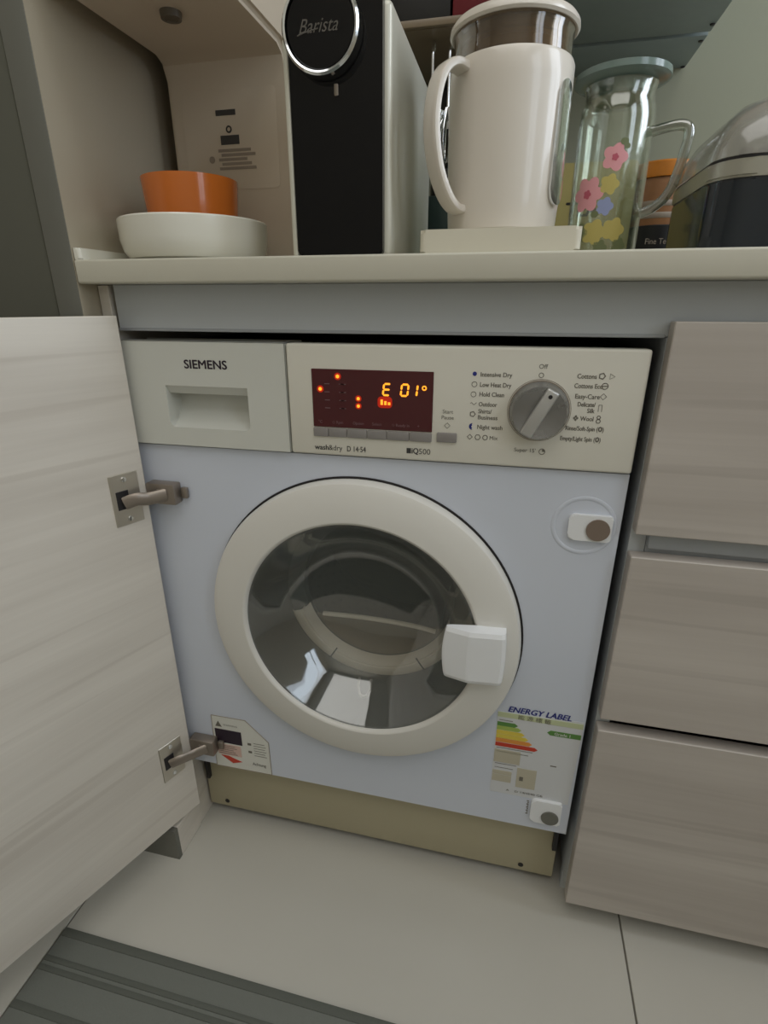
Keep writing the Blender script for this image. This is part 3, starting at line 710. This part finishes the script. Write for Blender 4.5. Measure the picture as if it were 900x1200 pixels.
obj('lid_underside', lathe(bmesh.new(), [(0, TOP+.1930), (.0560, TOP+.1930), (.0572, TOP+.1944), (0, TOP+.1944)], K, 64), 'lidtan', ld)
b = lathe(bmesh.new(), [(0, TOP+.1700), (.0490, TOP+.1700), (.0510, TOP+.1720), (.0510, TOP+.1800), (.0495, TOP+.1815), (.0495, TOP+.1845), (.0510, TOP+.1860), (.0510, TOP+.1929), (0, TOP+.1929)], K, 64); obj('lid_plug', b, 'lidtan', ld)
# curved strap handle
aH = math.radians(47); dH = Vector((-math.sin(aH), -math.cos(aH), 0)); K3 = Vector((K[0], K[1], 0))
hp_ = [(.0560, .160), (.0690, .1625), (.0810, .157), (.0890, .143), (.0930, .122), (.0920, .100), (.0860, .076), (.0750, .056), (.0640, .0460), (.0545, .0440)]
b = bmesh.new(); pts = bez([K3+dH*r+Vector((0, 0, TOP+z)) for r, z in hp_], 5)
side = dH.cross(Vector((0, 0, 1))).normalized(); rings = []
for i, p in enumerate(pts):
    d = (pts[min(i+1, len(pts)-1)]-pts[max(i-1, 0)]).normalized(); nn = side.cross(d).normalized()
    rings.append([b.verts.new(p+side*(.0105*math.copysign(abs(math.cos(q))**.5, math.cos(q)))+nn*(.0042*math.copysign(abs(math.sin(q))**.5, math.sin(q)))) for q in (2*PI*k/16 for k in range(16))])
for A, B in zip(rings, rings[1:]):
    for k in range(16): b.faces.new((A[k], A[(k+1) % 16], B[(k+1) % 16], B[k]))
b.faces.new(rings[0]); b.faces.new(rings[-1][::-1]); obj('handle', b, 'kwhite', kt)
# level window
def curved_patch(R_, a0, a1, z0_, z1_, K_, th=.0012, n=10, rr=True):
    bm = bmesh.new(); g = []; nz = 12
    for i in range(n+1):
        u = i/n; a = math.radians(a0+(a1-a0)*u); col = []
        e = math.sqrt(max(0, 1-(2*u-1)**2)) if rr else 1
        zr = (z1_-z0_); cap = min(.5*zr, .5*math.radians(abs(a1-a0))*R_) if rr else 0
        za, zb = z0_+cap*(1-e), z1_-cap*(1-e)
        for j in range(nz+1):
            z = za+(zb-za)*j/nz; col.append(bm.verts.new((K_[0]+R_*math.sin(a), K_[1]-R_*math.cos(a), z)))
        g.append(col)
    for A, B in zip(g, g[1:]):
        for j in range(nz): bm.faces.new((A[j], B[j], B[j+1], A[j+1]))
    r_ = bmesh.ops.extrude_face_region(bm, geom=bm.faces[:])
    for v in [v for v in r_['geom'] if isinstance(v, bmesh.types.BMVert)]:
        d = Vector((v.co.x-K_[0], v.co.y-K_[1], 0)).normalized(); v.co += d*th
    return bm
obj('level_window', curved_patch(.0585, 50, 75, TOP+.047, TOP+.150, K, .0028), 'chrome', kt, label='tall rounded shiny level window')
obj('window_strip', curved_patch(.0614, 56, 69, TOP+.054, TOP+.143, K, .0008), 'glass', kt)
# glass jug
J = (.5535, .1600, 0)
jg = thing('glass_jug', 'clear glass jug with pink flower decals and a grey green lid', 'jug', (J[0], J[1], TOP))
b = lathe(bmesh.new(), [(0, TOP+.0005), (.0370, TOP+.0005), (.0392, TOP+.004), (.0395, TOP+.140), (.0388, TOP+.151), (.0360, TOP+.157), (.0352, TOP+.1660), (.0372, TOP+.173), (.0360, TOP+.1735),
                        (.0336, TOP+.166), (.0346, TOP+.156), (.0372, TOP+.150), (.0380, TOP+.139), (.0375, TOP+.008), (.0350, TOP+.0050), (0, TOP+.005)], J, 72)
obj('vessel', b, 'glass', jg)
b = lathe(bmesh.new(), [(0, TOP+.1620), (.0290, TOP+.1620), (.0310, TOP+.1640), (.0310, TOP+.1740), (.0440, TOP+.1750), (.0490, TOP+.1775), (.0485, TOP+.1835), (.020, TOP+.188), (0, TOP+.1885)], J, 64)
obj('lid', b, 'lidglass', jg, label='grey green disc lid')
b = bmesh.new(); dj = Vector((.93, -.37, 0)).normalized(); JV = Vector(J)
tube(b, bez([JV+dj*r+Vector((0, 0, TOP+z)) for r, z in ((.0385, .128), (.050, .1295), (.0660, .1300), (.0745, .125), (.0745, .110), (.0690, .080), (.0620, .064), (.050, .054), (.0390, .050))], 6), .0052, 12)
obj('handle', b, 'rod', jg)
def decal(az, z, r, m, petals, name, lift=0):
    bm = bmesh.new(); n = 36; a0 = math.radians(az); Rj = .0398+lift
    c = bm.verts.new((J[0]+Rj*math.sin(a0), J[1]-Rj*math.cos(a0), z)); prev = None
    for f in (.2, .4, .6, .8, 1):
        ring = []
        for k in range(n):
            t = 2*PI*k/n; q = f*r*(.74+.30*abs(math.cos(petals*t/2)))
            a = a0+q*math.cos(t)/Rj; ring.append(bm.verts.new((J[0]+Rj*math.sin(a), J[1]-Rj*math.cos(a), z+q*math.sin(t))))
        for k in range(n):
            if prev: bm.faces.new((prev[k], ring[k], ring[(k+1) % n], prev[(k+1) % n]))
            else: bm.faces.new((c, ring[k], ring[(k+1) % n]))
        prev = ring
    return obj(name, bm, m, jg)
decal(-2, TOP+.1010, .0130, 'pink', 5, 'flower'); decal(-38, TOP+.0680, .0175, 'pink', 6, 'flower'); decal(-8, TOP+.055, .009, 'blue', 5, 'flower')
for az, z, r, m in ((-20, .030, .013, 'yellow'), (10, .032, .012, 'yellow'), (-5, .076, .010, 'yellow'), (-45, .030, .010, 'leaf'), (-8, .014, .008, 'leaf'), (22, .016, .008, 'leaf')):
    decal(az, TOP+z, r, m, 5, 'flower' if m != 'leaf' else 'leaf')
for az, z, q in ((9, .1150, .004), (14, .1110, .003), (-22, .0480, .004)): decal(az, TOP+z, q, 'leaf', 2, 'leaf', .0002)
for az, z, q in ((-38, .0680, .0045), (-2, .1010, .0035)): decal(az, TOP+z, q, 'pink2', 5, 'flower_heart', .0003)
# right appliance
ap = thing('countertop_cooker', 'black countertop cooker with silver band and smoky see-through lid at the right', 'cooker', (.735, .10, TOP))
rr_ = rrect(.6230, .002, .8600, .175, .030, 8)
obj('base', prismz(bmesh.new(), rr_, TOP, TOP+.0570, .002), 'device', ap, label='glossy blue black base')
obj('band', prismz(bmesh.new(), rrect(.6220, .001, .8610, .176, .031, 8), TOP+.0572, TOP+.0715, .002), 'deviceband', ap)
obj('seal', prismz(bmesh.new(), rrect(.6240, .003, .8590, .174, .030, 8), TOP+.0716, TOP+.0740), 'dark', ap)
b = bmesh.new(); rings = []
for ins, z in ((.0, .0741), (.0010, .082), (.004, .095), (.012, .108), (.024, .120), (.042, .129), (.070, .134)):
    r_ = .030
    rings.append([b.verts.new((x, y, TOP+z)) for x, y in rrect(.6230+ins, .002+ins, .8600-ins, .175-ins, r_, 8)])
for A, B in zip(rings, rings[1:]):
    for k in range(len(A)): b.faces.new((A[k], A[(k+1) % len(A)], B[(k+1) % len(A)], B[k]))
b.faces.new(rings[-1]); obj('see_through_lid', b, 'dome', ap)
b = bmesh.new()
bx(b, (.665, .05, TOP+.0745), (.83, .14, TOP+.092), .012, 3); obj('inner_tray', b, 'lidtan', ap)
for x in (.640, .655): obj('lid_catch', box((x, .0100, TOP+.0745), (x+.009, .0160, TOP+.0800), .001), 'ink2', ap)
# things behind
t = thing('tan_pouch', 'olive tan food pouch with black lettering behind the glass jug', 'pouch', (.553, .31, TOP))
b = prism(bmesh.new(), rrect(.5030, TOP, .6060, 1.038, .004), .300, .330, .004); obj('bag', b, 'tan', t)
b = bmesh.new(); text(b, 'TEA', .5185, .982, .017, .300, bold=.05, mtx=None); text(b, 'ROOIBOS', .512, .955, .0090, .300, bold=.05); text(b, 'Yo', .512, .935, .014, .300, bold=.06)
obj('lettering', b, 'blackpaper', t, kind='stuff')
jr = thing('preserve_jar', 'glass jar of layered amber preserve with black label behind the jug handle', 'jar', (.642, .32, TOP))
JJ = (.6420, .3150, 0)
b = lathe(bmesh.new(), [(0, TOP), (.0340, TOP), (.0355, TOP+.004), (.0355, TOP+.100), (.0345, TOP+.110), (0, TOP+.110)], JJ, 48); obj('glass_body', b, 'amber2', jr)
b = bmesh.new()
for z in (.062, .076): lathe(b, [(.0357, TOP+z), (.0364, TOP+z+.001), (.0364, TOP+z+.006), (.0357, TOP+z+.007)], JJ, 48, closed=True)
obj('filling_layer', b, 'ghost', jr, kind='stuff')
b = lathe(bmesh.new(), [(0, TOP+.1105), (.0370, TOP+.1105), (.0375, TOP+.113), (.0375, TOP+.127), (.036, TOP+.129), (0, TOP+.129)], JJ, 48); obj('lid', b, 'amber', jr)
b = lathe(bmesh.new(), [(.0358, TOP+.006), (.0366, TOP+.007), (.0366, TOP+.053), (.0358, TOP+.054)], JJ, 48, closed=True); obj('label_band', b, 'blackpaper', jr)
b = bmesh.new(); text(b, 'Fine Tea', .6250, TOP+.034, .0070, .2780, width=.030); obj('label_lettering', b, 'ghost', jr)
b = box((.3200, .300, TOP), (.3900, .350, 1.0060), .002); t = obj('tin', b, 'darkbox', origin=(.355, .325, TOP)); t['label'] = 'small dark green tin between coffee machine and kettle'; t['category'] = 'tin'
# bottle with chrome stopper between the coffee machine and kettle
bt = thing('oil_bottle', 'dark bottle with a chrome pourer seen between coffee machine and kettle', 'bottle', (.345, .42, TOP))
BB = (.3450, .400, 0)
b = lathe(bmesh.new(), [(0, TOP), (.032, TOP), (.034, TOP+.004), (.034, TOP+.130), (.030, TOP+.152), (.014, TOP+.180), (.0125, TOP+.205), (0, TOP+.205)], BB, 40); obj('glass_body', b, 'darkglass', bt)
b = lathe(bmesh.new(), [(0, TOP+.2055), (.0145, TOP+.2055), (.0155, TOP+.215), (.010, TOP+.222), (.012, TOP+.236), (.006, TOP+.248), (.0045, TOP+.275), (0, TOP+.276)], BB, 32); obj('pourer', b, 'chrome', bt)
# hanging rack with utensils
rk = thing('wire_shelf', 'pale metal shelf rail on the back wall with a red carton on it', 'shelf', (.36, .43, 1.205))
b = bmesh.new(); bx(b, (.2000, .3080, 1.2060), (.4520, .3160, 1.2150), .002); bx(b, (.2000, .3161, 1.2060), (.4520, .5480, 1.2080)); obj('shelf_plate', b, 'lidtan', rk)
for x in (.22, .43): obj('bracket', box((x, .318, 1.195), (x+.006, .548, 1.2055), .001), 'steel', rk)
t = obj('carton', box((.3450, .330, 1.2155-.0073), (.4300, .40, 1.30), .001), 'maroon', origin=(.39, .365, 1.2082)); t['label'] = 'dark red carton on the metal shelf rail above the kettle'; t['category'] = 'carton'
t = obj('carton', box((.2520, .330, 1.2082), (.3420, .40, 1.29), .001), 'blackpaper', origin=(.30, .365, 1.2082)); t['label'] = 'black carton left of the dark red carton on the shelf rail'; t['category'] = 'carton'
for i, (x, lab) in enumerate(((.3180, 'chrome ladle hanging under the shelf rail, nearest the coffee machine'), (.3420, 'chrome whisk hanging under the shelf rail, nearest the kettle'))):
    u = thing('ladle' if i == 0 else 'whisk', lab, 'utensil', (x, .345, 1.10), 0)
    b = bmesh.new(); tube(b, bez([(x, .345, 1.100+.02), (x, .345, 1.16), (x, .343, 1.192), (x, .349, 1.2035), (x, .355, 1.196)], 5), .0022, 8); obj('stem', b, 'chrome', u)
    if i == 0:
        b = lathe(bmesh.new(), [(0, -.020), (.012, -.016), (.019, -.004), (.020, .004), (.0185, .004), (.011, -.013), (0, -.017)], (x, .345, 1.115), 28)
        obj('scoop', b, 'chrome', u)
    else:
        for k in range(5):
            a = PI*k/5; b = bmesh.new()
            tube(b, bez([(x+r*math.cos(a), .345+r*math.sin(a), z) for r, z in ((.003, 1.124), (.013, 1.098), (.014, 1.075), (.007, 1.060), (0, 1.056), (-.007, 1.060), (-.014, 1.075), (-.013, 1.098), (-.003, 1.124))], 4), .0010, 6)
            obj('wire_loop', b, 'chrome', u)
pn = thing('gap_pan', 'made-up dark pan filling the dark gap behind the chrome utensils', 'pan', (.336, .46, 1.08))  # pan is made up to darken the gap under the rail
b = lathe(bmesh.new(), [(0, 0), (.050, 0), (.060, -.022), (.0585, -.022), (.049, -.003), (0, -.003)], (.336, .475, 1.138), 48, 'Y'); obj('pan_body', b, 'cast', pn)
b = bmesh.new(); bx(b, (.329, .470, 1.190), (.343, .474, 1.2055), .001); obj('pan_handle', b, 'cast', pn)
# upper cabinet
uc = thing('wall_cabinet', 'slate grey wall cabinet hanging above the glass jug', 'cabinet', (.575, .37, 1.211))
obj('bottom_panel', box((.4570, .4350, 1.2110), (.6930, .5480, 1.2270), .001), 'cabgrey', uc)
obj('bottom_panel', box((.4570, .2100, 1.2110), (.6930, .4240, 1.2270), .001), 'cabgrey', uc)
obj('carcass', box((.4570, .2110, 1.2275), (.6930, .5480, 1.90)), 'cabgrey', uc)
obj('front_rail', box((.4570, .1960, 1.2060), (.6930, .2095, 1.90), .001), 'lidtan', uc)
b = bmesh.new()
for y in (.5420, .4510, .4005): lathe(b, [(0, -.0014), (.0028, -.0012), (.0036, 0)], (.6885, y, 1.2108), 12)
obj('screws', b, 'dark', uc, kind='stuff')
# ceiling panel out of frame, added to go with the fill light
cl = thing('ceiling_fill', 'white ceiling panel added above the fill light', 'lamp', (.55, -.95, 2.5))
obj('fill_frame', bx(bmesh.new(), (-.37, -1.57, 2.44), (1.27, -.13, 2.4998), .004), 'frame', cl)
